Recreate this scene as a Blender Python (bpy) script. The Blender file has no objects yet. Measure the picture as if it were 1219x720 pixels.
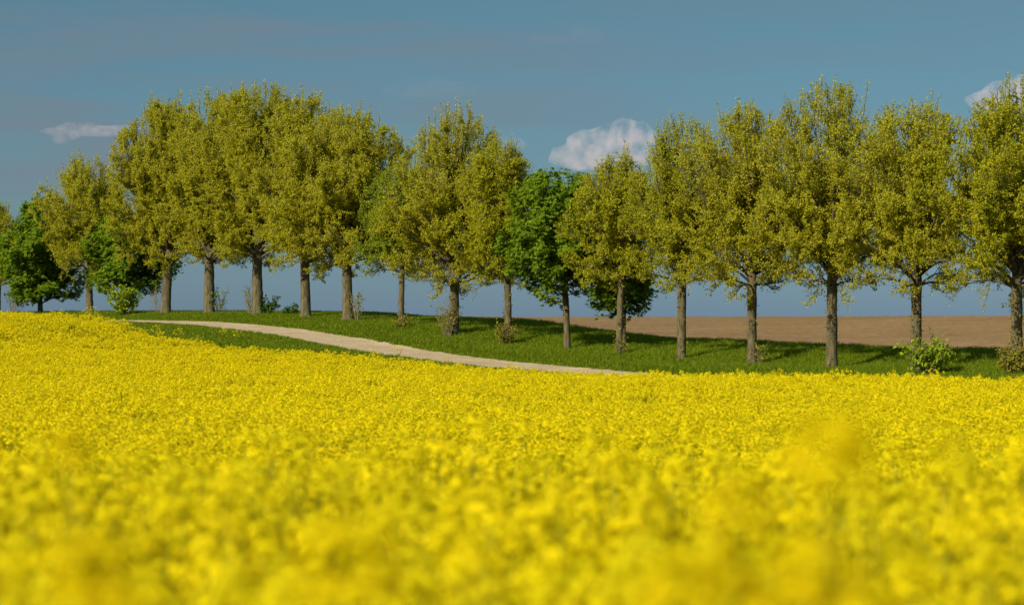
import bpy, math, random
import numpy as np

SC = bpy.context.scene
COL = SC.collection
rng = np.random.default_rng(11)

# ------------------------------------------------------------------ camera model / site survey
F = 3136.0          # focal length in photo pixels (photo 1219 wide)
EYE = 1.95          # camera height
YH = 384.0          # eye level line in the photo
NX, NY, R0 = .818, .575, 58.55      # the tree row is the straight line NX*X + NY*Y = R0


def u_of(px): return (px - 609.5) / F
def row_depth(px, r=0.0):           # depth at which the sight line px crosses the line r metres behind the tree row
    return (R0 + r) / (NX * u_of(px) + NY)
def smooth(t):
    t = np.clip(t, 0, 1); return t * t * (3 - 2 * t)

SK = np.array([0, 40, 56.6, 64.6, 68.5, 72, 75.2, 78, 81.4, 84.5, 88, 92, 96, 100, 105, 112, 120, 131, 160, 240, 600])
BK = np.array([.42, .42, .43, .45, .55, .68, .80, .92, 1.06, 1.28, 1.60, 1.92, 2.18, 2.36, 2.44, 2.48, 2.50, 2.52, 2.4, 1.2, -8])
RK = np.array([-60, -14, -10.7, -8.5, -5.75, -4.2, -2.65, -1.2, 0, 2, 4, 5.5, 8, 12])
CK = np.array([-.76, -.76, -.74, -.58, -.39, -.36, -.33, -.14, 0, .17, .33, .40, .30, .26])
NYK = np.array([-60, 4, 10, 15, 24, 45, 70]); NZK = np.array([.5, .51, .44, .20, -.12, -.10, .04])
def base_h(s):
    # smoothed interpolation
    return (np.interp(s - 2, SK, BK) + np.interp(s, SK, BK) + np.interp(s + 2, SK, BK)) / 3
def sr(X, Y):
    return -NY * X + NX * Y, NX * X + NY * Y - R0
def xy(s, r):
    R = r + R0
    return -NY * s + NX * R, NX * s + NY * R
def ground(X, Y):
    X = np.asarray(X, float); Y = np.asarray(Y, float)
    s, r = sr(X, Y)
    b = base_h(s - 1.3 * np.maximum(r - 5, 0)) - .12
    c = (np.interp(r - .4, RK, CK) + np.interp(r, RK, CK) + np.interp(r + .4, RK, CK)) / 3
    c = c + .20 * (1 - smooth((s - 66) / 14)) * smooth((r - 1) / 4) * (1 - smooth((r - 7) / 14))
    hl = smooth((s - 86) / 12)
    c = np.where(r > 0, c * (1 - .8 * hl), c * (1 - .12 * hl) - .36 * smooth((s - 80) / 5) * (1 - smooth((s - 90) / 6)) * smooth((-r - 5.5) / 4.5) - .10 * smooth((s - 90) / 6) * smooth((-r - 5.5) / 4.5))
    z = b + c
    near = (np.interp(Y - 1, NYK, NZK) + np.interp(Y, NYK, NZK) + np.interp(Y + 1, NYK, NZK)) / 3
    t = smooth((r + 58.5) / 47.8)
    z = np.where(r < -10.7, near * (1 - t) + z * t, z)
    w = smooth((r - 7) / 70)
    far = 2.42 - .028 * np.maximum(Y - 235, 0) * smooth((Y - 235) / 60)
    z = np.where(r > 7, z * (1 - w) + far * w, z)
    und = .05 * np.sin(X * .31 + 1.2) * np.sin(Y * .23 + .4) + .03 * np.sin(X * .83 + Y * .6)
    return z + und * smooth((Y - 8) / 20) * smooth((-r - 12) / 8) 
def edge_wob(s):
    return .10 * np.sin(s * .37) + .05 * np.sin(s * .93 + 1) + .03 * np.sin(s * 2.1 + 2)

# ------------------------------------------------------------------ object helpers
def tag(o, label=None, cat=None, group=None, kind=None):
    if label: o['label'] = label
    if cat: o['category'] = cat
    if group: o['group'] = group
    if kind: o['kind'] = kind
    return o
def mesh_from(name, V, FQ, mats, midx=None, smooth_=False):
    """V (n,3); FQ list of arrays of faces (each array m x k)"""
    me = bpy.data.meshes.new(name)
    V = np.asarray(V, np.float32)
    me.vertices.add(len(V)); me.vertices.foreach_set('co', V.ravel())
    loops = np.concatenate([f.ravel() for f in FQ]).astype(np.int32)
    sizes = np.concatenate([np.full(len(f), f.shape[1], np.int32) for f in FQ])
    starts = np.concatenate([[0], np.cumsum(sizes)[:-1]]).astype(np.int32)
    me.loops.add(len(loops)); me.loops.foreach_set('vertex_index', loops)
    me.polygons.add(len(sizes)); me.polygons.foreach_set('loop_start', starts)
    for m in mats: me.materials.append(m)
    if midx is not None: me.polygons.foreach_set('material_index', np.asarray(midx, np.int32))
    me.polygons.foreach_set('use_smooth', np.full(len(sizes), smooth_, bool))
    me.update(calc_edges=True); me.validate()
    return me
def link(name, me, parent=None, loc=None):
    o = bpy.data.objects.new(name, me); COL.objects.link(o)
    if parent is not None: o.parent = parent
    if loc is not None: o.location = loc
    return o
def empty(name, loc):
    o = bpy.data.objects.new(name, None); COL.objects.link(o); o.location = loc
    o.empty_display_size = .3
    return o

class MB:
    def __init__(s): s.V = []; s.Q = []; s.n = 0; s.M = []
    def add(s, V, Q, m=0):
        s.V.append(V); s.Q.append(Q + s.n); s.n += len(V); s.M.append(np.full(len(Q), m))
    def tube(s, P, R, k, m=0, cap=False):
        P = np.asarray(P, float); R = np.asarray(R, float); n = len(P)
        T = np.gradient(P, axis=0); T /= np.linalg.norm(T, axis=1)[:, None] + 1e-9
        ref = np.array([1., 0, 0]) if abs(T[0, 0]) < .8 else np.array([0, 1., 0])
        A = np.cross(T, ref); A /= np.linalg.norm(A, axis=1)[:, None] + 1e-9
        B = np.cross(T, A)
        a = np.arange(k) * 2 * np.pi / k
        V = P[:, None, :] + R[:, None, None] * (np.cos(a)[None, :, None] * A[:, None, :] + np.sin(a)[None, :, None] * B[:, None, :])
        i = np.arange(n - 1)[:, None] * k; j = np.arange(k)[None, :]; j2 = (j + 1) % k
        Q = np.stack([i + j, i + j2, i + k + j2, i + k + j], -1).reshape(-1, 4)
        s.add(V.reshape(-1, 3), Q, m)
    def mesh(s, name, mats, smooth_=False):
        return mesh_from(name, np.concatenate(s.V), [np.concatenate(s.Q)], mats, np.concatenate(s.M), smooth_)

def unit(v): return v / (np.linalg.norm(v, axis=-1, keepdims=True) + 1e-9)

def leaf_quads(P, D, N, L, W, fold=.25):
    """folded rhombic leaves: P base, D direction, N normal"""
    D = unit(D); S = unit(np.cross(D, N)); N = np.cross(S, D)
    L = L[:, None]; W = W[:, None]
    v0 = P; v1 = P + D * L * .45 + S * W * .5 + N * W * fold
    v2 = P + D * L - N * L * .12; v3 = P + D * L * .45 - S * W * .5 + N * W * fold
    V = np.stack([v0, v1, v2, v3], 1).reshape(-1, 3)
    Q = np.arange(len(P) * 4).reshape(-1, 4)
    return V, Q

# ------------------------------------------------------------------ materials
def mat(name):
    m = bpy.data.materials.new(name); m.use_nodes = True
    nt = m.node_tree; nt.nodes.clear()
    out = nt.nodes.new('ShaderNodeOutputMaterial')
    return m, nt, out
def N_(nt, t, **kw):
    n = nt.nodes.new(t)
    for k, v in kw.items(): setattr(n, k, v)
    return n
def ramp(nt, fac, stops):
    r = N_(nt, 'ShaderNodeValToRGB')
    e = r.color_ramp.elements
    while len(e) < len(stops): e.new(.5)
    for i, (p, c) in enumerate(stops):
        e[i].position = p; e[i].color = (*c, 1)
    nt.links.new(fac, r.inputs[0]); return r.outputs[0]
def noise(nt, vec, scale, detail=4, rough=.55, dim='3D'):
    n = N_(nt, 'ShaderNodeTexNoise'); n.inputs['Scale'].default_value = scale
    n.inputs['Detail'].default_value = detail; n.inputs['Roughness'].default_value = rough
    if vec is not None: nt.links.new(vec, n.inputs['Vector'])
    return n.outputs['Fac']
def mapping(nt, scale, coord='Object'):
    tc = N_(nt, 'ShaderNodeTexCoord'); mp = N_(nt, 'ShaderNodeMapping')
    mp.inputs['Scale'].default_value = scale
    nt.links.new(tc.outputs[coord], mp.inputs['Vector']); return mp.outputs[0]
def mixc(nt, a, b, fac, blend='MIX'):
    m = N_(nt, 'ShaderNodeMix', data_type='RGBA', blend_type=blend)
    for sock, v in ((m.inputs[0], fac), (m.inputs[6], a), (m.inputs[7], b)):
        if hasattr(v, 'links'): nt.links.new(v, sock)
        elif isinstance(v, (int, float)): sock.default_value = v
        else: sock.default_value = (*v, 1)
    return m.outputs[2]

def leaf_mat(name, stops, trans=.35, tcol=(1.25, 1.2, .6), rough=.5, per_object=False):
    m, nt, out = mat(name)
    g = N_(nt, 'ShaderNodeNewGeometry')
    c = ramp(nt, g.outputs['Random Per Island'], stops)
    if per_object:
        oi = N_(nt, 'ShaderNodeObjectInfo')
        k = ramp(nt, oi.outputs['Random'], [(0, (.78, .80, .7)), (.5, (1, 1, 1)), (1, (1.12, 1.08, 1.1))])
        c = mixc(nt, c, k, 1.0, 'MULTIPLY')
    p = N_(nt, 'ShaderNodeBsdfPrincipled'); p.inputs['Roughness'].default_value = rough
    p.inputs['Specular IOR Level'].default_value = .08
    nt.links.new(c, p.inputs['Base Color'])
    t = N_(nt, 'ShaderNodeBsdfTranslucent')
    nt.links.new(mixc(nt, c, tcol, 1.0, 'MULTIPLY'), t.inputs['Color'])
    mx = N_(nt, 'ShaderNodeMixShader'); mx.inputs[0].default_value = trans
    nt.links.new(p.outputs[0], mx.inputs[1]); nt.links.new(t.outputs[0], mx.inputs[2])
    nt.links.new(mx.outputs[0], out.inputs[0]); return m

def bark_mat(name, a, b, sc=1.0):
    m, nt, out = mat(name)
    v = mapping(nt, (9 * sc, 9 * sc, 2.2 * sc))
    f = noise(nt, v, 1.0, 7, .75)
    f2 = noise(nt, mapping(nt, (1.3, 1.3, .7)), 1.0, 3)
    c = ramp(nt, f, [(.36, b), (.52, a), (.68, tuple(min(1, x * 1.5) for x in a))])
    c = mixc(nt, c, (.09, .10, .035), ramp(nt, f2, [(.5, (0, 0, 0)), (.75, (.5, .5, .5))]))
    p = N_(nt, 'ShaderNodeBsdfPrincipled'); p.inputs['Roughness'].default_value = .9
    p.inputs['Specular IOR Level'].default_value = .15
    nt.links.new(c, p.inputs['Base Color'])
    bp = N_(nt, 'ShaderNodeBump'); bp.inputs['Strength'].default_value = .7; bp.inputs['Distance'].default_value = .04
    nt.links.new(f, bp.inputs['Height']); nt.links.new(bp.outputs[0], p.inputs['Normal'])
    nt.links.new(p.outputs[0], out.inputs[0]); return m

def ground_mat(name, stops, scale, bump=.5, dist=.05, fine=6.0, fine_amt=.35, rough=.95, stretch=(1, 1, 1)):
    m, nt, out = mat(name)
    v = mapping(nt, stretch)
    f = noise(nt, v, scale, 6, .6); f2 = noise(nt, v, scale * fine, 4, .6)
    c = ramp(nt, f, stops)
    g = ramp(nt, f2, [(.3, (1 - fine_amt,) * 3), (.7, (1 + fine_amt * .6,) * 3)])
    c = mixc(nt, c, g, 1.0, 'MULTIPLY')
    p = N_(nt, 'ShaderNodeBsdfPrincipled'); p.inputs['Roughness'].default_value = rough
    p.inputs['Specular IOR Level'].default_value = .1
    nt.links.new(c, p.inputs['Base Color'])
    bp = N_(nt, 'ShaderNodeBump'); bp.inputs['Strength'].default_value = bump; bp.inputs['Distance'].default_value = dist
    nt.links.new(f2, bp.inputs['Height']); nt.links.new(bp.outputs[0], p.inputs['Normal'])
    nt.links.new(p.outputs[0], out.inputs[0]); return m

M_lin = leaf_mat('spring_leaf', [(0, (.215, .226, .012)), (.35, (.31, .305, .017)), (.7, (.40, .37, .022)), (1, (.50, .44, .032))], .55, (1.3, 1.3, .6))
M_lin2 = leaf_mat('spring_leaf_yellow', [(0, (.20, .215, .008)), (.35, (.29, .295, .012)), (.7, (.375, .355, .015)), (1, (.47, .42, .022))], .55, (1.3, 1.3, .6))
M_lin3 = leaf_mat('spring_leaf_green', [(0, (.12, .17, .010)), (.4, (.18, .235, .012)), (.8, (.25, .28, .014)), (1, (.32, .32, .018))], .42)
M_che = leaf_mat('chestnut_leaf', [(0, (.085, .145, .007)), (.5, (.145, .228, .010)), (1, (.235, .32, .016))], .52, (1.3, 1.3, .5))
M_shr = leaf_mat('shrub_leaf', [(0, (.11, .17, .008)), (.5, (.19, .26, .010)), (1, (.31, .36, .02))], .38)
M_shd = leaf_mat('dark_shrub_leaf', [(0, (.02, .05, .008)), (.5, (.04, .09, .012)), (1, (.08, .13, .02))], .3)
M_ivy = leaf_mat('ivy_leaf', [(0, (.12, .11, .012)), (.5, (.20, .18, .015)), (1, (.30, .26, .02))], .3)
M_petal = leaf_mat('rape_petal', [(0, (.54, .44, .0004)), (.5, (.65, .55, .0006)), (1, (.74, .635, .001))], .38, (1.1, 1.05, .6), .6, True)
M_petal2 = leaf_mat('near_rape_petal', [(0, (.62, .49, .0004)), (.5, (.70, .575, .0006)), (1, (.76, .64, .001))], .62, (1.1, 1.08, .6), .6)
M_stem = leaf_mat('rape_stem', [(0, (.20, .19, .006)), (1, (.30, .26, .008))], .2, (1, 1, .6), .6)
M_rleaf = leaf_mat('rape_leaf', [(0, (.08, .095, .006)), (1, (.14, .15, .01))], .25, (1, 1.1, .6), .6)
M_grass = leaf_mat('grass_blade', [(0, (.058, .112, .003)), (.5, (.098, .160, .004)), (.85, (.15, .195, .005)), (1, (.20, .205, .012))], .38, (1.2, 1.2, .6), .6, True)
M_bark = bark_mat('bark', (.088, .072, .033), (.028, .023, .011))
M_bark2 = bark_mat('branch_bark', (.085, .068, .040), (.03, .025, .015), 2)
M_bare = bark_mat('pale_twig_bark', (.19, .16, .085), (.10, .085, .045), 2)
M_ground = ground_mat('turf_soil', [(.3, (.045, .075, .010)), (.6, (.06, .095, .012)), (.8, (.08, .10, .02))], .8)
M_path = ground_mat('gravel_path', [(.3, (.27, .205, .115)), (.55, (.325, .25, .145)), (.75, (.375, .295, .175))], .7, .5, .03, 14, .25)
M_soil = ground_mat('ploughed_soil', [(.28, (.140, .082, .029)), (.5, (.166, .100, .036)), (.72, (.20, .122, .046))], .12, .6, .08, 22, .35)

# ------------------------------------------------------------------ terrain
ss = np.unique(np.concatenate([np.linspace(-2500, -120, 14), np.linspace(-120, 20, 36), np.arange(20, 160, .6),
                               np.linspace(160, 300, 36), np.linspace(300, 3000, 24)]))
rr = np.unique(np.concatenate([np.linspace(-1500, -140, 8), np.linspace(-140, -14, 64), np.arange(-14, 9, .45) ,
                               np.array([-5.75, -2.65, 5.0]), np.linspace(9, 80, 50), np.linspace(80, 330, 40), np.linspace(330, 3000, 24)]))
SS, RR = np.meshgrid(ss, rr, indexing='ij')
wob = edge_wob(SS) * np.exp(-(np.minimum(np.minimum(abs(RR + 5.75), abs(RR + 2.65)), abs(RR - 5.0)) / .4) ** 2)
RW = RR + wob
XX, YY = xy(SS, RW)
ZZ = ground(XX, YY)
# the trodden path is very slightly hollow; ploughed land is uneven
soilmask = smooth((RW - 6) / 3)
ZZ = ZZ + soilmask * rng.normal(0, .015, ZZ.shape) * (abs(SS) < 400)
ZZ -= .03 * smooth((RW + 5.75) / .5) * smooth((-2.65 - RW) / .5)
V = np.stack([XX, YY, ZZ], -1).reshape(-1, 3)
ni, nj = SS.shape
I, J = np.meshgrid(np.arange(ni - 1), np.arange(nj - 1), indexing='ij')
Q = np.stack([I * nj + J, (I + 1) * nj + J, (I + 1) * nj + J + 1, I * nj + J + 1], -1).reshape(-1, 4)[:, ::-1]
rc = np.broadcast_to(((rr[:-1] + rr[1:]) / 2)[None, :], I.shape).ravel()
def sheet(name, mask, m):
    q = Q[mask]; used = np.unique(q); remap = np.full(len(V), -1); remap[used] = np.arange(len(used))
    o = link(name, mesh_from(name, V[used], [remap[q]], [m], None, True)); tag(o, kind='structure'); return o
is_path = (rc > -5.75) & (rc < -2.65); is_soil = rc > 5.0
sheet('ground', ~is_path & ~is_soil, M_ground)
sheet('path', is_path, M_path)
sheet('ploughed_field', is_soil, M_soil)

# ------------------------------------------------------------------ scattered ground cover (countless): geometry-node instances
def scatter(name, pts, rot, scl, idx, sources):
    src = bpy.data.collections.new(name + '_sources')
    for i, me in enumerate(sources):
        o = bpy.data.objects.new('%s_variant_%02d' % (name, i), me); src.objects.link(o)
    me = bpy.data.meshes.new(name)
    me.vertices.add(len(pts)); me.vertices.foreach_set('co', np.asarray(pts, np.float32).ravel())
    a = me.attributes.new('rot', 'FLOAT_VECTOR', 'POINT'); a.data.foreach_set('vector', np.asarray(rot, np.float32).ravel())
    a = me.attributes.new('scl', 'FLOAT_VECTOR', 'POINT'); a.data.foreach_set('vector', np.asarray(scl, np.float32).ravel())
    a = me.attributes.new('vidx', 'INT', 'POINT'); a.data.foreach_set('value', np.asarray(idx, np.int32))
    o = link(name, me)
    ng = bpy.data.node_groups.new(name + '_scatter', 'GeometryNodeTree')
    ng.interface.new_socket('Geometry', in_out='INPUT', socket_type='NodeSocketGeometry')
    ng.interface.new_socket('Geometry', in_out='OUTPUT', socket_type='NodeSocketGeometry')
    gi = ng.nodes.new('NodeGroupInput'); go = ng.nodes.new('NodeGroupOutput')
    ci = ng.nodes.new('GeometryNodeCollectionInfo'); ci.inputs['Collection'].default_value = src
    ci.inputs['Separate Children'].default_value = True; ci.inputs['Reset Children'].default_value = True
    ip = ng.nodes.new('GeometryNodeInstanceOnPoints'); ip.inputs['Pick Instance'].default_value = True
    L = ng.links.new
    def attr(n, t):
        q = ng.nodes.new('GeometryNodeInputNamedAttribute'); q.data_type = t; q.inputs['Name'].default_value = n
        return q.outputs['Attribute']
    L(gi.outputs[0], ip.inputs['Points']); L(ci.outputs[0], ip.inputs['Instance'])
    L(attr('vidx', 'INT'), ip.inputs['Instance Index'])
    L(attr('rot', 'FLOAT_VECTOR'), ip.inputs['Rotation']); L(attr('scl', 'FLOAT_VECTOR'), ip.inputs['Scale'])
    L(ip.outputs[0], go.inputs[0])
    md = o.modifiers.new('scatter', 'NODES'); md.node_group = ng
    return o

def flower_head(mb, top, axis, g, nfl, L, rad, fs, mp=0, ms=1):
    """a domed raceme of four-petalled flowers"""
    t = g.random(nfl)
    a = np.arange(nfl) * 2.39996 + g.random() * 6
    prof = np.sqrt(np.clip(1 - ((t - .25) / .78) ** 2, 0.05, 1))
    ax = unit(np.asarray(axis, float)[None])[0]
    sx = unit(np.cross(ax, [0.3, 1, .1])[None])[0]; sy = np.cross(ax, sx)
    rad_v = np.cos(a)[:, None] * sx + np.sin(a)[:, None] * sy
    P = top + ax * ((t - .8) * L)[:, None] + rad_v * (rad * prof)[:, None]
    Nn = unit(rad_v * .8 + ax * (.3 + .9 * t)[:, None] + g.normal(0, .25, (nfl, 3)))
    T1 = unit(np.cross(Nn, g.normal(0, 1, (nfl, 3)))); T2 = np.cross(Nn, T1)
    h = fs * (.8 + .4 * g.random(nfl))[:, None]
    # each flower: two crossed petals pairs (a cross of two slim quads)
    for A, B, lift in ((T1, T2, 0), (T2, T1, .0015)):
        v = np.stack([P - A * h + Nn * h * .35, P - B * h * .5 + Nn * lift, P + A * h + Nn * h * .35, P + B * h * .5 + Nn * lift], 1)
        mb.add(v.reshape(-1, 3), np.arange(nfl * 4).reshape(-1, 4), mp)

def rape_plant(seed, nfl=16, H=.95, spread=.17, branches=7, split=False, fk=1.0, nleaf=9):
    g = np.random.default_rng(seed)
    st = MB(); heads = []
    def fl_():
        if not split: return st
        heads.append(MB()); return heads[-1]
    lean = g.normal(0, .05, 2)
    topc = np.array([lean[0], lean[1], H])
    def stem(P0, P1, r0, r1):
        mid = (P0 + P1) / 2 + np.array([0, 0, -.0]) + (P1 - P0) * 0
        out = np.array([P1[0] - P0[0], P1[1] - P0[1], 0]) * .22
        P = np.array([P0, mid + out, P1]); st.tube(P, [r0, (r0 + r1) / 2, r1], 3, 1)
    stem(np.zeros(3), topc - [0, 0, .05], .008, .004)
    flower_head(fl_(), topc, [lean[0], lean[1], 1], g, nfl + 6, .07 * fk, .040 * fk, .0145 * fk ** .4)
    for k in range(branches):
        a = k * 2.4 + g.random(); rr_ = spread * (.45 + .75 * g.random())
        h0 = H * (.42 + .3 * g.random()); base = topc * (h0 / H); base[2] = h0
        tip = np.array([math.cos(a) * rr_ + topc[0], math.sin(a) * rr_ + topc[1], H - .02 - .27 * g.random() ** 1.2])
        stem(base, tip - [0, 0, .04], .005, .003)
        flower_head(fl_(), tip, [math.cos(a) * .35, math.sin(a) * .35, 1], g, nfl, .058 * fk, .036 * fk, .0145 * fk ** .4)
    n = nleaf
    a = g.random(n) * 6.28; hz = H * (.12 + .62 * g.random(n))
    D = np.stack([np.cos(a), np.sin(a), .3 * g.random(n) - .1], 1)
    Vv, Qq = leaf_quads(np.stack([0 * a, 0 * a, hz], 1), D, np.array([0, 0, 1.]) + g.normal(0, .2, (n, 3)), .12 + .12 * g.random(n), .05 + .05 * g.random(n))
    st.add(Vv, Qq, 2)
    if split: return st, heads
    return st.mesh('rape_plant_mesh', [M_petal, M_stem, M_rleaf])

def grass_tuft(seed, nb=18, h=.27, r=.13):
    g = np.random.default_rng(seed); mb = MB()
    a = g.random(nb) * 6.28; rad = r * np.sqrt(g.random(nb))
    P0 = np.stack([np.cos(a) * rad, np.sin(a) * rad, 0 * a - .03], 1)
    hh = h * (.55 + .6 * g.random(nb)); lean = g.normal(0, .28, (nb, 2))
    az = g.random(nb) * 6.28; w = (.006 + .006 * g.random(nb))
    S = np.stack([np.cos(az), np.sin(az), 0 * az], 1) * w[:, None]
    m = P0 + np.stack([lean[:, 0] * hh * .35, lean[:, 1] * hh * .35, hh * .58], 1)
    t = P0 + np.stack([lean[:, 0] * hh, lean[:, 1] * hh, hh * .95], 1)
    v = np.stack([P0 - S, P0 + S, m + S * .8, m - S * .8, t + S * .12, t - S * .12], 1)
    q = np.array([[0, 1, 2, 3], [3, 2, 4, 5]])
    Qs = (np.arange(nb)[:, None, None] * 6 + q[None]).reshape(-1, 4)
    mb.add(v.reshape(-1, 3), Qs)
    return mb.mesh('grass_tuft_mesh', [M_grass])

def lowfreq(X, Y, k, ph):
    return .5 + .25 * (np.sin(X * k + ph) * np.cos(Y * k * .83 + 2 * ph) + np.sin((X * .6 + Y * .8) * k * 1.9 + ph * 3))

# --- the rapeseed crop
def crop_points(n, ymin, ymax, margin):
    out = []
    X = rng.uniform(-1, 1, n); Y = np.sqrt(rng.uniform(ymin ** 2, ymax ** 2, n))
    X = X * (.2 * Y + margin)
    return X, Y
Xf, Yf = [], []
area_density = 34.0
for (y0, y1, margin, dens) in ((.9, 14, 5.5, 40), (14, 45, 6.0, 30), (45, 160, 7.0, 22)):
    yy = np.linspace(y0, y1, 61); A = np.trapz(2 * (.2 * yy + margin), yy)
    n = int(A * dens)
    # sample Y proportional to width
    cdf = np.cumsum(.2 * yy + margin); cdf = (cdf - cdf[0]) / (cdf[-1] - cdf[0])
    Y = np.interp(rng.random(n), cdf, np.linspace(y0, y1, 61)); X = rng.uniform(-1, 1, n) * (.2 * Y + margin)
    Xf.append(X); Yf.append(Y)
X = np.concatenate(Xf); Y = np.concatenate(Yf)
s, r = sr(X, Y)
edge = -10.5 + edge_wob(s * .7) * 2.2
# thin out towards the field margin, a few strays grow into the grass
keep = (r < edge) | ((r < edge + 3.2) & (rng.random(len(r)) < .10 * np.exp(-(r - edge) / .9)))
keep &= np.hypot(X, Y) > 1.0
keep &= (r < -15) | (rng.random(len(r)) < .62)
X, Y, r = X[keep], Y[keep], r[keep]
Z = ground(X, Y)
n = len(X)
hvar = .90 + .09 * (lowfreq(X, Y, .9, 1.3) - .5) * 2 + .10 * (lowfreq(X, Y, 5.3, 2.3) - .5) + rng.normal(0, .055, n) + (rng.random(n) < .05) * rng.uniform(.04, .16, n)
hvar *= np.where(r > -12, .93, 1.0)
hvar += .17 * (1 - smooth((sr(X, Y)[0] - 50) / 10)) * smooth((r + 26) / 12)
nearv = Y < 14
hvar += nearv * (rng.normal(0, .085, n) + .40 * (lowfreq(X, Y, 5.2, .4) - .58))
wv = rng.uniform(.85, 1.2, n)
rot = np.stack([rng.normal(0, .07, n), rng.normal(0, .07, n), rng.uniform(0, 6.28, n)], 1)
crop = scatter('rapeseed_crop', np.stack([X, Y, Z - .02], 1), rot, np.stack([wv, wv, hvar], 1), rng.integers(0, 10, n),
               [rape_plant(100 + i) for i in range(10)])
tag(crop, 'yellow flowering rapeseed crop filling the whole lower half of the picture', 'rapeseed', kind='stuff')
print('crop plants', n)

# --- the grass on the bank, the strip by the path and the crest
S_ = rng.uniform(40, 150, 150000); R_ = np.concatenate([rng.uniform(-11.2, -5.6, 50000), rng.uniform(-2.75, 6.2, 100000)])
rng.shuffle(S_)
w_ = edge_wob(S_)
rag = .35 * rng.random(len(R_)) ** 2.5 * lowfreq(S_, S_ * .7, 1.7, .3) * 1.6
ok = ~((R_ > -5.75 + w_ + .02 + rag) & (R_ < -2.65 + w_ - .05 - rag)) & ((R_ < 5.2 + w_) | (rng.random(len(R_)) < .25))
Xg, Yg = xy(S_, R_)
ok &= abs(Xg) < .2 * Yg + 5
ok &= rng.random(len(R_)) < .45 + .75 * lowfreq(Xg, Yg, 1.3, .7)
Xg, Yg, Rg = Xg[ok], Yg[ok], R_[ok]
n = len(Xg)
hs = (.62 + .65 * lowfreq(Xg, Yg, .8, 2.1)) * rng.uniform(.75, 1.25, n)
hs *= .8 * (1 - .45 * smooth((sr(Xg, Yg)[0] - 90) / 8))
hs *= np.where((Rg < -5.2) & (Rg > -6.6), .6, 1) * np.where((Rg > -2.9) & (Rg < -2.2), .6, 1)
gr = scatter('grass', np.stack([Xg, Yg, ground(Xg, Yg)], 1), np.stack([rng.normal(0, .1, n), rng.normal(0, .1, n), rng.uniform(0, 6.28, n)], 1),
             np.stack([np.full(n, 1.15), np.full(n, 1.15), hs], 1), rng.integers(0, 8, n), [grass_tuft(300 + i) for i in range(8)])
tag(gr, 'rough dark green grass on the bank beneath the trees and along the path', 'grass', kind='stuff')
print('grass', n)

# ------------------------------------------------------------------ trees
def bez(p0, p1, p2, n):
    t = np.linspace(0, 1, n)[:, None]
    return (1 - t) ** 2 * p0 + 2 * t * (1 - t) * p1 + t ** 2 * p2

class Crown:
    def __init__(s, zb, zt, RL, RR, cx, peak=.32, power=2.3, flat=.5):
        s.zb, s.zt, s.RL, s.RR, s.cx, s.peak, s.power, s.flat = zb, zt, RL, RR, cx, peak, power, flat
        s.RY = (RL + RR) / 2
    def prof(s, v):
        v = np.clip(v, 0, 1)
        lo = s.flat + (1 - s.flat) * np.sin(np.clip(v / s.peak, 0, 1) * np.pi / 2)
        hi = np.clip(1 - (np.clip(v - s.peak, 0, 1) / (1 - s.peak)) ** s.power, 0, 1) ** .72
        return np.where(v < s.peak, lo, hi)
    def rho(s, P):
        dx = P[..., 0] - s.cx; rx = np.where(dx < 0, s.RL, s.RR)
        v = (P[..., 2] - s.zb) / (s.zt - s.zb)
        return np.hypot(dx / rx, P[..., 1] / s.RY) / np.maximum(s.prof(v), .03), v
    def point(s, v, a, k):
        c, q = math.cos(a), math.sin(a)
        R = s.RR if c > 0 else s.RL
        p = float(s.prof(v)) * k
        return np.array([s.cx + c * R * p, q * s.RY * p, s.zb + v * (s.zt - s.zb)])

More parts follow.
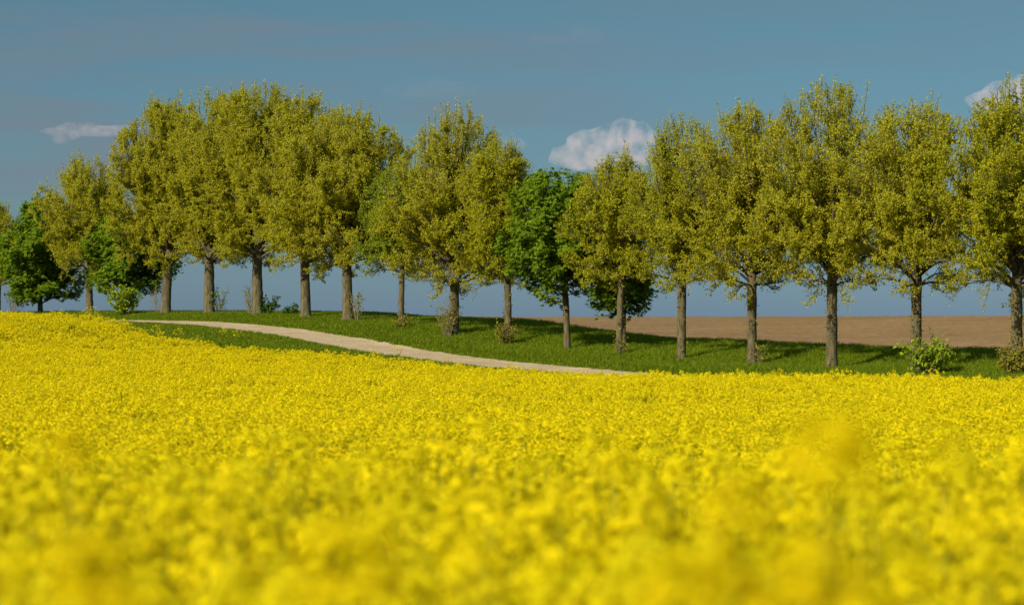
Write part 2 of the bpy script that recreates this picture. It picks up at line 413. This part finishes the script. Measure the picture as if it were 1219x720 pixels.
def make_tree(name, px, base_y, top_y, xl, xr, bot_y, dia_px, leafm, seed, label, cat='tree', kind='linden', group=None,
              peak=.36, power=1.9, flat=.55, dens=1.0, fork=None, shoots=0, widen=1.0, r_off=0.0, lean=0.0, airy=.22, thin=.42):
    g = np.random.default_rng(seed)
    D = row_depth(px, r_off); k = D / F
    x0 = u_of(px) * D
    z0 = float(ground(x0, D))
    zimg = EYE - (base_y - YH) * k
    H = (EYE - (top_y - YH) * k) - z0
    hb = (EYE - (bot_y + (-4 if kind == 'linden' else 0) - YH) * k) - z0          # where the trunk divides
    zb = hb - (.42 if kind == 'linden' else .18)
    wd = widen * (1.24 if kind == 'linden' else 1.24)
    RL, RR = (px - xl) * k * wd, (xr - px) * k * wd
    cx = (RR - RL) / 2 * .55
    cr = Crown(zb, H, RL + cx, RR - cx, cx, peak, power, flat)
    rt = dia_px * k / 2 * .87
    lean = lean + g.normal(0, .10); peak = peak + g.normal(0, .04)
    gp = g.uniform(0, 6.28, 9); wl = g.uniform(.75, 1.15)
    def lump(P):        # slow irregularity of the crown: gaps between the boughs and an uneven outline
        x, y, z = P[..., 0] / wl, P[..., 1] / wl, P[..., 2] / wl
        return (np.sin(3.1 * x + gp[0] + 1.3 * np.sin(1.7 * z + gp[1])) + np.sin(3.4 * y + gp[2] + 1.1 * np.sin(2.1 * x + gp[3])) + np.sin(2.6 * z + gp[4] + 1.2 * np.sin(1.9 * y + gp[5]))) / 3
    hf = hb if fork is None else fork * H
    root = empty(name, (x0, D, z0)); tag(root, label, cat, group)
    tk = MB(); br = MB()
    # trunk and leader
    nz = 16
    zs = np.concatenate([[-.15, 0, .06, .16, .35], np.linspace(.6, hf, 11), np.linspace(hf, zb + .78 * (H - zb), nz)[1:]])
    lead_x = lean * (zs / H) + cx * np.clip((zs - hf) / (H - hf), 0, 1) * .8
    wig = np.cumsum(g.normal(0, .012, (len(zs), 2)), 0) * np.clip(zs / H * 2.2, 0, 1.6)[:, None]
    TP = np.stack([lead_x + wig[:, 0], wig[:, 1], zs], 1)
    tr = rt * np.interp(zs / H, [-.05, 0, .008, .02, .045, .12, hf / H, hf / H + .1, .5, .8], [1.55, 1.42, 1.28, 1.13, 1.04, 1.0, .95, .62, .33, .07])
    tr = tr * (1 + g.normal(0, .035, len(tr)))
    tk.tube(TP, tr, 12)
    def leader_at(z): return np.array([np.interp(z, zs, TP[:, 0]), np.interp(z, zs, TP[:, 1]), z])
    # limbs
    nl = int(30 + 6 * (H - zb) / 6)
    twP, twD, = [], []
    segs2 = []
    ph = g.random() * 6.28
    nl0 = nl; nv = 7 if kind == 'linden' else 2
    for i in range(nl0 + nv):
        v = ((i + g.random()) / nl0); v = .01 + .95 * min(v, 1) ** .95
        if i >= nl0: v = .55 + .4 * g.random()
        a = ph + i * 2.39996 + g.normal(0, .25)
        t_v = v
        tgt = cr.point(v, a, (.70 + .26 * g.random()) if (i % 3 or i < 8) else (.3 + .4 * g.random()))
        dist = math.hypot(tgt[0], tgt[1])
        hs_ = hf + (tgt[2] - hf) * (.12 + .33 * g.random())
        if i >= nl0: hs_ = hf + .10 * (H - hf) * g.random()
        hs_ = min(max(hs_, hf * .97), max(tgt[2] - .35 * dist, hf * .97))
        st = leader_at(hs_)
        out = np.array([tgt[0] - st[0], tgt[1] - st[1], 0])
        ctrl = st + out * .5 + np.array([0, 0, (tgt[2] - st[2]) * .35 + (.28 * dist if tgt[2] < st[2] + .6 * dist else 0)])
        n = 9
        P = bez(st, ctrl, tgt, n) + np.cumsum(g.normal(0, .022, (n, 3)), 0) * np.linspace(0, 1, n)[:, None]
        ln = np.linalg.norm(np.diff(P, axis=0), axis=1).sum()
        r0 = min(rt * .5, .022 * ln * (rt / .2) ** .5 + .012)
        if i >= nl0: r0 = rt * (.46 + .16 * g.random())
        R = .011 + (r0 - .011) * (1 - np.linspace(0, 1, n)) ** 1.25; R[0] *= 1.2
        br.tube(P, R, 6)
        # secondary branches
        m = max(3, int(ln / .19 * dens))
        for t in np.linspace(.22, 1.0, m) + g.normal(0, .03, m):
            t = min(max(t, .12), 1.0)
            q = np.array([np.interp(t * (n - 1), np.arange(n), P[:, c]) for c in range(3)])
            tang = unit((P[min(n - 1, int(t * (n - 1)) + 1)] - P[max(0, int(t * (n - 1)) - 1)])[None])[0]
            rad = unit(np.array([q[0] - cr.cx, q[1], 0])[None])[0]
            d = unit((tang * .6 + rad * .32 + np.array([0, 0, .62 if t_v > .3 else .0 + 1.2 * t_v]) + g.normal(0, .5, 3))[None])[0]
            L = (.55 + .75 * g.random()) * (.55 + .45 * cr.RY / 2.2) * (1.0 - .25 * t)
            n2 = 5
            e = q + d * L + np.array([0, 0, .12 * L])
            e_r, e_v = cr.rho(e)
            tries = 0
            while (e_r > 1.06 or e_v > 1.03 or e_v < -.05) and tries < 4:
                L *= .7; e = q + d * L + np.array([0, 0, .12 * L]); e_r, e_v = cr.rho(e); tries += 1
            P2 = bez(q, q + d * L * .55 + np.array([0, 0, -.03 * L]), e, n2) + g.normal(0, .012, (n2, 3)); P2[0] = q
            br.tube(P2, np.linspace(.012, .004, n2), 4)
            mt = max(2, int(L / .075 * dens))
            tt = g.uniform(.15, 1.0, mt)
            for c_ in range(mt):
                f = tt[c_] * (n2 - 1); i0 = min(n2 - 2, int(f)); q3 = P2[i0] + (P2[i0 + 1] - P2[i0]) * (f - i0)
                segs2.append((q3, unit((P2[i0 + 1] - P2[i0])[None])[0]))
    # upright shoots at the top give the feathery outline
    ns = int(70 * (cr.RY / 2.2))
    shoots_ = []
    for i in range(ns if kind == 'linden' else 0):
        v = .55 + .42 * g.random(); a = g.random() * 6.28
        p = cr.point(v, a, .45 + .5 * g.random())
        Lq = .2 + .42 * g.random() ** 2
        d = unit(np.array([(p[0] - cr.cx) * .10, p[1] * .10, 1.0]) + g.normal(0, .12, 3))
        P = np.array([p - d * .5, p, p + d * Lq * .55 + g.normal(0, .02, 3), p + d * Lq])
        br.tube(P, [.011, .009, .006, .003], 3)
        for t in np.linspace(0, 1, 9):
            shoots_.append((p - d * .3 + d * (Lq + .3) * t, d, t))
    # twigs, vectorised
    Q3 = np.array([a for a, _ in segs2]); T3 = np.array([b for _, b in segs2])
    nt_ = len(Q3)
    rad = np.stack([Q3[:, 0] - cr.cx, Q3[:, 1], 0 * Q3[:, 0]], 1); rad = unit(rad)
    D3 = unit(T3 * .5 + rad * .25 + np.array([0, 0, .35]) + g.normal(0, .6, (nt_, 3)))
    L3 = .16 + .30 * g.random(nt_)
    E3 = Q3 + D3 * L3[:, None]
    er, ev = cr.rho(E3)
    lm_ = lump(E3)
    good = (er < 1.10 + .12 * lm_) & (ev < 1.05) & ((lm_ > (-.42 if kind == 'linden' else -.72)) | (g.random(nt_) < .22))
    Q3, D3, L3, E3 = Q3[good], D3[good], L3[good], E3[good]; nt_ = len(Q3)
    # thin three-sided twigs in one go
    ref = unit(np.cross(D3, g.normal(0, 1, (nt_, 3)))); ref2 = np.cross(D3, ref)
    rw = .0035
    vs = []
    for kk in range(3):
        o_ = (ref * math.cos(kk * 2.094) + ref2 * math.sin(kk * 2.094)) * rw
        vs += [Q3 + o_, E3 + o_ * .5]
    Vt = np.stack(vs, 1).reshape(-1, 3)
    qt = np.array([[0, 2, 3, 1], [2, 4, 5, 3], [4, 0, 1, 5]])
    br.add(Vt, (np.arange(nt_)[:, None, None] * 6 + qt[None]).reshape(-1, 4))
    # leaves
    lv = MB()
    if kind == 'linden':
        per = 25
        P = (Q3[:, None, :] + D3[:, None, :] * (L3[:, None] * np.linspace(.1, 1.05, per)[None, :])[..., None]).reshape(-1, 3)
        Dl = np.repeat(D3, per, 0)
        if airy > 0:   # thinner towards the top
            vv = (P[:, 2] - zb) / (H - zb)
            kp = g.random(len(P)) > airy * smooth((vv - .22) / .45)
            P, Dl = P[kp], Dl[kp]
        if shoots_:
            sp = np.array([a for a, _, _ in shoots_]); sd = np.array([b for _, b, _ in shoots_])
            reps = 5
            P = np.concatenate([P, np.repeat(sp, reps, 0) + g.normal(0, .025, (len(sp) * reps, 3))]); Dl = np.concatenate([Dl, np.repeat(sd, reps, 0)])
        vv = (P[:, 2] - zb) / (H - zb)      # sparse leaf low down, so the limbs show
        kp = g.random(len(P)) < thin + (1 - thin) * smooth((vv - .04) / .30)
        P, Dl = P[kp], Dl[kp]
        n = len(P)
        P = P + g.normal(0, .03, (n, 3))
        rad = unit(np.stack([P[:, 0] - cr.cx, P[:, 1], (P[:, 2] - (zb + .4 * (H - zb))) * .6], 1))
        Dl = unit(Dl * .6 + g.normal(0, .8, (n, 3)) + np.array([0, 0, -.15]))
        Nl = unit(np.array([0, 0, .55]) + rad * .55 + g.normal(0, .55, (n, 3)))
        L = .040 + .042 * g.random(n); W = L * (.74 + .2 * g.random(n))
        Vv, Qq = leaf_quads(P, Dl, Nl, L, W); lv.add(Vv, Qq)
    else:
        per = 4
        P = (Q3[:, None, :] + D3[:, None, :] * (L3[:, None] * np.linspace(.35, 1.1, per)[None, :])[..., None]).reshape(-1, 3)
        n = len(P)
        P = P + g.normal(0, .05, (n, 3))
        rad = unit(np.stack([P[:, 0] - cr.cx, P[:, 1], 0 * P[:, 0] + .01], 1))
        ax = unit(rad * .8 + g.normal(0, .45, (n, 3)) + np.array([0, 0, -.25]))
        side = unit(np.cross(ax, np.array([0, 0, 1.]) + g.normal(0, .15, (n, 3)))); upv = np.cross(side, ax)
        for q in (-1.15, -.6, 0, .6, 1.15):
            d = ax * math.cos(q) + side * math.sin(q) + np.array([0, 0, -.35])
            L = (.135 + .07 * g.random(n)) * (1 - .22 * abs(q)); W = L * .38
            Vv, Qq = leaf_quads(P, d, upv + g.normal(0, .12, (n, 3)), L, W, .15); lv.add(Vv, Qq)
    tkm = link('trunk', tk.mesh('trunk', [M_bark], True), root)
    link('branches', br.mesh('branches', [M_bark2], True), root)
    link('crown', lv.mesh('crown', [leafm]), root)
    if shoots:
        sh = MB(); n = shoots
        z = .05 + (hf * .95) * g.random(n) ** 2.2; a = g.random(n) * 6.28
        rr_ = np.interp(z, zs, tr) + .01 + .06 * g.random(n) ** 2
        P = np.stack([np.interp(z, zs, TP[:, 0]) + np.cos(a) * rr_, np.interp(z, zs, TP[:, 1]) + np.sin(a) * rr_, z], 1)
        Dd = np.stack([np.cos(a), np.sin(a), .2 + 0 * a], 1) + g.normal(0, .5, (n, 3))
        Nn = np.stack([np.cos(a) * .6, np.sin(a) * .6, .7 + 0 * a], 1) + g.normal(0, .4, (n, 3))
        L = .045 + .05 * g.random(n); Vv, Qq = leaf_quads(P, Dd, Nn, L, L * .8); sh.add(Vv, Qq)
        link('trunk_foliage', sh.mesh('trunk_foliage', [M_ivy]), root)
    return root, n

GA = 'yellow-green trees along the field path'
GC = 'dark green chestnut trees in the row'
trees = [
 # name, px, base, top, xl, xr, bottom, trunk px, material, label, options
 ('leafy_tree', -3, 369, 240, -52, 34, 345, 9, M_lin2, 'yellow-green tree cut off by the left edge of the picture', dict(group=GA)),
 ('chestnut_tree', 48, 370, 230, 2, 98, 362, 7, M_che, 'dark green chestnut leftmost in the row, its drooping leaves almost reaching the rapeseed', dict(kind='chestnut', group=GC, peak=.4, r_off=.5)),
 ('leafy_tree', 107, 371, 182, 48, 152, 326, 10, M_lin, 'slim yellow-green tree between the two leftmost chestnuts', dict(group=GA, peak=.42, power=2.0)),
 ('chestnut_tree', 149, 372, 248, 102, 204, 345, 7, M_che, 'low dark green chestnut half hidden under the first big tree from the left', dict(kind='chestnut', group=GC, peak=.4, r_off=.8)),
 ('leafy_tree', 197, 370, 112, 128, 268, 312, 13, M_lin, 'first big tree from the left, where the path vanishes over the crest', dict(group=GA, peak=.34, power=1.45, widen=1.05, dens=1.12, thin=.75, lean=.5)),
 ('leafy_tree', 249, 371, 106, 205, 305, 302, 14, M_lin, 'big tree whose thick trunk forks low, second of the big ones on the crest', dict(group=GA, thin=.7, power=2.5, widen=1.14, dens=1.12, fork=.19)),
 ('leafy_tree', 307, 371, 93, 252, 368, 312, 14, M_lin, 'tallest tree of the big clump on the crest, a dark leafy shrub beside its trunk', dict(group=GA, thin=.75, power=2.8, widen=1.14, dens=1.12)),
 ('leafy_tree', 364, 376, 108, 312, 424, 317, 13, M_lin, 'fourth big tree on the crest, standing behind the widest bend of the path', dict(group=GA, thin=.75, power=2.8, widen=1.14, dens=1.12)),
 ('leafy_tree', 414, 382, 127, 342, 486, 319, 14, M_lin, 'rounded big tree closing the dense clump on its right side', dict(group=GA, thin=.7, power=2.4, widen=1.14, dens=1.12)),
 ('leafy_tree', 478, 390, 192, 424, 534, 328, 8, M_lin3, 'short thin-trunked greener tree between the dense clump and the tall pointed tree', dict(group=GA, shoots=50)),
 ('leafy_tree', 541, 403, 124, 464, 624, 345, 13, M_lin, 'broad pointed tree with a twiggy shrub around its trunk foot, left of the ploughed field', dict(group=GA, power=1.7, airy=.5, shoots=90)),
 ('leafy_tree', 605, 412, 163, 545, 644, 340, 10, M_lin2, 'narrow yellowish tree directly left of the dark green chestnut in mid picture', dict(group=GA, power=1.9, shoots=110)),
 ('chestnut_tree', 675, 417, 195, 606, 722, 352, 9, M_che, 'full dark green chestnut standing in the middle of the row, fully visible', dict(kind='chestnut', group=GC, peak=.45, flat=.35, power=2.6)),
 ('leafy_tree', 737, 418, 180, 680, 794, 338, 9, M_lin2, 'small thin-trunked yellowish tree directly right of the chestnut in mid picture', dict(group=GA, power=1.9, shoots=90)),
 ('chestnut_tree', 743, 415, 298, 704, 771, 372, 5, M_che, 'small dark green chestnut hanging low behind a thin trunk, only its lower leaves showing', dict(kind='chestnut', group=GC, r_off=1.6, peak=.45)),
 ('leafy_tree', 811, 426, 136, 754, 874, 342, 12, M_lin2, 'slender see-through tree with bare twig tips, right of the small yellowish tree', dict(group=GA, power=2.2, airy=.65, shoots=50)),
 ('leafy_tree', 895, 430, 121, 806, 962, 344, 13, M_lin, 'broad airy tree with visible fan of limbs, third whole tree from the right', dict(group=GA, power=2.1, airy=.5, shoots=40)),
 ('leafy_tree', 990, 440, 94, 906, 1072, 340, 15, M_lin, 'tallest tree of the right half, its trunk rising nearest to the rapeseed', dict(group=GA, power=2.7, airy=.6, shoots=60, fork=.29)),
 ('leafy_tree', 1090, 436, 117, 1000, 1168, 344, 15, M_lin, 'broad tree with a leafy bush wrapped round its trunk foot', dict(group=GA, power=2.7, airy=.4, shoots=140)),
 ('leafy_tree', 1211, 443, 98, 1094, 1330, 345, 16, M_lin2, 'ivy-trunked tree cut off by the right edge of the picture', dict(group=GA, power=1.35, shoots=420)),
]
tot = 0
for i, (nm, px, by, ty, xl, xr, bo, dp, lm, lab, kw) in enumerate(trees):
    _, n = make_tree(nm, px, by, ty, xl, xr, bo, dp, lm, 500 + i * 7, lab, **kw); tot += n
print('leaves', tot)

# ------------------------------------------------------------------ shrubs at the tree feet
def make_shrub(px, top_y, w_px, r_off, nst, leafm, stemm, lpm, lsize, seed, label, spread=1.0, bare=.0, name='shrub', cat='shrub', twig=1.0):
    g = np.random.default_rng(seed)
    D = row_depth(px, r_off); k = D / F; x0 = u_of(px) * D; z0 = float(ground(x0, D))
    H = EYE - (top_y - YH) * k - z0; W = w_px * k / 2
    root = empty(name, (x0, D, z0)); tag(root, label, cat, 'shrubs at the feet of the trees')
    st = MB(); lv = MB(); LP = []; LD = []
    for i in range(nst):
        a = g.random() * 6.28; q = g.random() ** .6
        hh = H * (.55 + .45 * g.random()) * (1 - .25 * q * spread)
        e = np.array([math.cos(a) * W * q, math.sin(a) * W * q, hh])
        b = np.array([math.cos(a) * W * .18 * q, math.sin(a) * W * .18 * q, -.05])
        P = bez(b, (b + e) / 2 + np.array([0, 0, .12 * hh]) + g.normal(0, .04, 3), e, 6) + g.normal(0, .012, (6, 3))
        st.tube(P, np.linspace(.011, .004, 6), 4)
        for j in range(int(6 * twig)):
            t = g.uniform(.3, 1); f = t * 5; i0 = min(4, int(f)); q3 = P[i0] + (P[i0 + 1] - P[i0]) * (f - i0)
            d = unit(np.array([math.cos(a) * .4, math.sin(a) * .4, .5]) + g.normal(0, .6, 3)); L = .12 + .22 * g.random()
            st.tube(np.array([q3, q3 + d * L * .5 + g.normal(0, .01, 3), q3 + d * L]), [.005, .004, .002], 3)
            m = int(lpm * (.5 + g.random()))
            for t2 in g.random(m):
                LP.append(q3 + d * L * t2); LD.append(d)
    link('stems', st.mesh('stems', [stemm], True), root)
    if LP:
        LP = np.array(LP); n = len(LP); LP = LP + g.normal(0, .03, (n, 3)); LP[:, 2] = np.maximum(LP[:, 2], .03)
        Dd = unit(np.array(LD) * .4 + g.normal(0, .7, (n, 3))); Nn = np.array([0, 0, .7]) + g.normal(0, .5, (n, 3)) + np.array([0, -.3, 0])
        L = lsize * (.6 + .7 * g.random(n)); Vv, Qq = leaf_quads(LP, Dd, Nn, L, L * .7); lv.add(Vv, Qq)
        link('foliage', lv.mesh('foliage', [leafm]), root)
shrubs = [
 # px, top, width, r_off, stems, leaf, stemmat, leaves per twig, leaf size, label
 (1105, 395, 66, -.5, 34, M_shr, M_bark2, 5, .13, 'bright leafy bush around the trunk foot of the broad tree at right', {}),
 (1207, 404, 40, -.4, 40, M_ivy, M_bark2, 9, .07, 'olive-brown bushy growth at the foot of the tree at the right edge', {}),
 (533, 352, 34, -.4, 26, M_ivy, M_bare, 5, .07, 'tall twiggy shrub with small olive leaves against the trunk left of the ploughed field', {}),
 (603, 380, 26, -.3, 22, M_ivy, M_bark2, 6, .07, 'small olive shrub at the trunk foot just left of the mid-picture chestnut', {}),
 (478, 374, 18, -.3, 10, M_ivy, M_bark2, 6, .07, 'little leafy tuft at the foot of the short thin-trunked tree', {}),
 (425, 343, 24, -.1, 12, M_ivy, M_bare, 4, .07, 'thin upright shrub just right of the trunk that closes the dense clump', dict(spread=.4)),
 (148, 338, 44, -.8, 34, M_shr, M_bark2, 10, .13, 'bright green bush at the rapeseed edge below the low chestnut', {}),
 (187, 333, 34, .2, 12, M_ivy, M_bare, 1, .08, 'almost bare pale-stemmed shrub left of the first big trunk', dict(spread=.5)),
 (260, 332, 28, .3, 12, M_shr, M_bark2, 4, .08, 'slim leafy shrub right of the low-forking trunk', dict(spread=.5)),
 (297, 338, 18, .2, 16, M_ivy, M_bare, 3, .06, 'brownish brushy shrub left of the tallest tree on the crest', dict(spread=.4)),
 (322, 350, 28, .4, 12, M_shd, M_bark2, 7, .13, 'dark green leafy shrub right of the tallest tree on the crest', {}),
 (347, 362, 14, .6, 8, M_shd, M_bark2, 6, .11, 'tiny dark plant on the crest between two big trunks', {}),
 (16, 336, 40, .4, 22, M_ivy, M_bare, .6, .06, 'bare twig shrub left of the leftmost chestnut', dict(spread=.5, twig=1.6)),
 (739, 396, 16, -.2, 6, M_ivy, M_bark2, 4, .07, 'sparse leafy shoots at the foot of the small thin-trunked tree right of the chestnut', {}),
 (905, 402, 16, -.1, 6, M_ivy, M_bark2, 3, .07, 'sparse leafy shoots right of the trunk of the broad airy tree', dict(spread=.4)),
]
for i, (px, ty, w, ro, ns_, lm, sm, lp, ls, lab, kw) in enumerate(shrubs):
    make_shrub(px, ty, w, ro, ns_, lm, sm, lp, ls, 900 + i * 3, lab, **kw)

# ------------------------------------------------------------------ tall rape plants standing out of the crop close to the camera
tall = [
 (988, 534, 3.0, 1.35, 'tall blurred rapeseed plant rising highest in the right foreground'),
 (850, 600, 3.6, 1.25, 'blurred rapeseed plant left of and lower than the highest one in the right foreground'),
 (470, 655, 2.6, 1.2, 'large blurred rapeseed plant at the bottom middle of the picture'),
 (95, 670, 3.2, 1.2, 'large blurred rapeseed plant in the bottom left corner'),
 (90, 534, 6.2, .6, 'small blurred rapeseed plant standing alone above the crop at left'),
 (760, 695, 2.8, 1.2, 'large blurred rapeseed plant at the bottom edge right of the middle'),
]
for i, (px, ty, D, wsc, lab) in enumerate(tall):
    x0 = u_of(px) * D; z0 = float(ground(x0, D)); H = EYE - (ty - YH) * D / F - z0 + .02
    root = empty('rapeseed_plant', (x0, D, z0)); tag(root, lab, 'rapeseed plant', 'tall rapeseed plants in the foreground')
    st, heads = rape_plant(700 + i, 44, H, .05 * wsc, 1 if wsc < .75 else 3, split=True, fk=1.12, nleaf=2)
    link('stems', st.mesh('stems', [M_petal, M_stem, M_rleaf]), root)
    for hd in heads: link('flower_head', hd.mesh('flower_head', [M_petal2]), root)

# ------------------------------------------------------------------ clouds: real volumes far behind the trees
def cloud_mat(name, dens, scale, col=(.88, .74, .74, 1)):
    m, nt, out = mat(name)
    v = mapping(nt, (1, 1, 1))
    f = noise(nt, v, scale, 5, .6)
    d = N_(nt, 'ShaderNodeMapRange'); d.inputs[1].default_value = .40; d.inputs[2].default_value = .70
    d.inputs[3].default_value = 0.0; d.inputs[4].default_value = dens
    nt.links.new(f, d.inputs[0])
    p = N_(nt, 'ShaderNodeVolumePrincipled'); p.inputs['Color'].default_value = col
    p.inputs['Anisotropy'].default_value = 0.0
    nt.links.new(d.outputs[0], p.inputs['Density']); nt.links.new(p.outputs[0], out.inputs['Volume'])
    return m
import bmesh
def make_cloud(blobs, D, m, label, seed):
    """blobs: (px, py, rx_px, ry_px)"""
    g = np.random.default_rng(seed); k = D / F
    bm = bmesh.new()
    cx = np.mean([b[0] for b in blobs]); cy = np.mean([b[1] for b in blobs])
    for (px, py, rx, ry) in blobs:
        rtn = bmesh.ops.create_icosphere(bm, subdivisions=3, radius=1)
        for v in rtn['verts']:
            c = v.co; w = 1 + .12 * math.sin(5 * c.x + px) * math.sin(4 * c.z + py) + .08 * math.sin(9 * c.y + 7 * c.z)
            v.co = ((px - cx) * k + c.x * rx * k * w, c.y * rx * k * .8 * w, (cy - py) * k + c.z * ry * k * w)
    me = bpy.data.meshes.new('cloud'); bm.to_mesh(me); bm.free()
    tmp = bpy.data.objects.new('cloud', me); COL.objects.link(tmp)
    md = tmp.modifiers.new('merge', 'REMESH'); md.mode = 'VOXEL'; md.voxel_size = 2.6 * k
    dg = bpy.context.evaluated_depsgraph_get()
    me2 = bpy.data.meshes.new_from_object(tmp.evaluated_get(dg)); tmp.modifiers.clear(); tmp.data = me2
    me2.materials.clear(); me2.materials.append(m)
    tmp.location = (u_of(cx) * D, D, EYE - (cy - YH) * k)
    tag(tmp, label, 'cloud', 'small clouds in the sky'); return tmp
MC1 = cloud_mat('cumulus_vapour', .034, .06); MC2 = cloud_mat('wisp_vapour', .016, .09)
make_cloud([(672, 186, 20, 14), (695, 172, 22, 18), (720, 170, 26, 22), (745, 160, 24, 20), (765, 165, 18, 20), (705, 190, 36, 14), (750, 188, 30, 16)], 3000, MC1,
           'pale pinkish cumulus cloud behind the chestnut in mid picture', 1)
make_cloud([(1168, 120, 20, 10), (1190, 112, 24, 16), (1215, 106, 26, 18), (1245, 105, 30, 20), (1215, 125, 50, 12)], 3000, MC1,
           'pale cumulus cloud at the right edge of the sky', 2)
make_cloud([(66, 156, 20, 4), (88, 152, 20, 6.5), (106, 150, 12, 5), (122, 154, 22, 4.5), (150, 152, 28, 3.2), (76, 163, 16, 5), (70, 168, 10, 4), (110, 159, 36, 3.5)], 3000, MC2,
           'thin flat white cloud streak at the left of the sky', 3)
make_cloud([(600, 168, 10, 8), (614, 172, 12, 9)], 3000, MC2, 'tiny scrap of white cloud behind the pointed tree top', 4)

MC3 = cloud_mat('grey_cloud_vapour', .0045, .05, (.40, .37, .44, 1))
make_cloud([(475, 108, 26, 6), (505, 103, 34, 12), (540, 106, 30, 9), (515, 111, 50, 6)], 3000, MC3, 'faint grey lens-shaped cloud above the gap between the big clump and the pointed tree', 5)
make_cloud([(655, 46, 26, 6), (690, 40, 26, 11), (705, 46, 18, 8)], 3000, MC3, 'faint small grey cloud high in the middle of the sky', 6)

# ------------------------------------------------------------------ light: evening-side sun from behind the camera on the left
SUN_EL = math.radians(33); AZ = math.atan2(-.66, -.751)     # direction towards the sun in plan (x, y)
sunv = np.array([math.cos(SUN_EL) * -.66, math.cos(SUN_EL) * -.751, math.sin(SUN_EL)])
ld = bpy.data.lights.new('sun', 'SUN'); ld.energy = 5.0; ld.angle = math.radians(.53); ld.color = (1.0, .92, .78)
so = bpy.data.objects.new('sun', ld); COL.objects.link(so)
from mathutils import Vector
so.rotation_euler = Vector((-sunv[0], -sunv[1], -sunv[2])).to_track_quat('-Z', 'Y').to_euler()

w = bpy.data.worlds.new('World'); SC.world = w; w.use_nodes = True
nt = w.node_tree; nt.nodes.clear()
wo = nt.nodes.new('ShaderNodeOutputWorld'); bg = nt.nodes.new('ShaderNodeBackground')
sky = nt.nodes.new('ShaderNodeTexSky'); sky.sky_type = 'NISHITA'; sky.sun_disc = False
sky.sun_elevation = SUN_EL; sky.sun_rotation = math.atan2(sunv[0], sunv[1])
sky.altitude = 300; sky.air_density = 1.0; sky.dust_density = .6; sky.ozone_density = 2.0
tc = nt.nodes.new('ShaderNodeTexCoord')
# long grey cloud streaks drifting in the upper sky
mp = nt.nodes.new('ShaderNodeMapping'); mp.inputs['Scale'].default_value = (6, 6, 60); mp.inputs['Location'].default_value = (.3, .1, 2.2)
nt.links.new(tc.outputs['Generated'], mp.inputs['Vector'])
f = noise(nt, mp.outputs[0], 1.0, 4, .5)
stre = N_(nt, 'ShaderNodeMapRange'); stre.inputs[1].default_value = .42; stre.inputs[2].default_value = .62; stre.inputs[4].default_value = .9
nt.links.new(f, stre.inputs[0])
sep = N_(nt, 'ShaderNodeSeparateXYZ'); nt.links.new(tc.outputs['Generated'], sep.inputs[0])
gr_ = ramp(nt, sep.outputs['Z'], [(0.0, (.205, .325, .58)), (.035, (.212, .318, .42)), (.13, (.225, .34, .36)), (.28, (1.0, 1.03, .95)), (.5, (2.4, 2.3, 1.9))])  # sky tint by elevation; unseen overhead part brightened as added soft fill light
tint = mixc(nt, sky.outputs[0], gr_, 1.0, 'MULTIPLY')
lft = N_(nt, 'ShaderNodeMapRange'); lft.inputs[1].default_value = .06; lft.inputs[2].default_value = -.14; lft.inputs[3].default_value = .22; lft.inputs[4].default_value = 1
nt.links.new(sep.outputs['X'], lft.inputs[0])
mu = N_(nt, 'ShaderNodeMath', operation='MULTIPLY'); hi = N_(nt, 'ShaderNodeMapRange'); hi.inputs[1].default_value = .03; hi.inputs[2].default_value = .075; nt.links.new(sep.outputs['Z'], hi.inputs[0])
mu0 = N_(nt, 'ShaderNodeMath', operation='MULTIPLY'); nt.links.new(stre.outputs[0], mu0.inputs[0]); nt.links.new(hi.outputs[0], mu0.inputs[1])
nt.links.new(mu0.outputs[0], mu.inputs[0]); nt.links.new(lft.outputs[0], mu.inputs[1])
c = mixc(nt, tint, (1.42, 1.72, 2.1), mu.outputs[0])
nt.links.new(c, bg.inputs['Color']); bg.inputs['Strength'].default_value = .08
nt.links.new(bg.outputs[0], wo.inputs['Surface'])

# ------------------------------------------------------------------ camera
cd = bpy.data.cameras.new('camera'); cd.sensor_width = 36; cd.lens = 36 * F / 1219
cd.clip_start = .05; cd.clip_end = 12000
cd.dof.use_dof = True; cd.dof.focus_distance = 95; cd.dof.aperture_fstop = cd.lens / 35.0
co = bpy.data.objects.new('camera', cd); COL.objects.link(co)
co.location = (0, 0, EYE); co.rotation_euler = (math.pi / 2 + math.atan((YH - 360) / F), 0, 0)
SC.camera = co
SC.view_settings.view_transform = 'Standard'; SC.view_settings.look = 'None'; SC.view_settings.exposure = .70; SC.view_settings.gamma = 1
SC.cycles.max_bounces = 8; SC.cycles.transmission_bounces = 6; SC.cycles.volume_bounces = 3
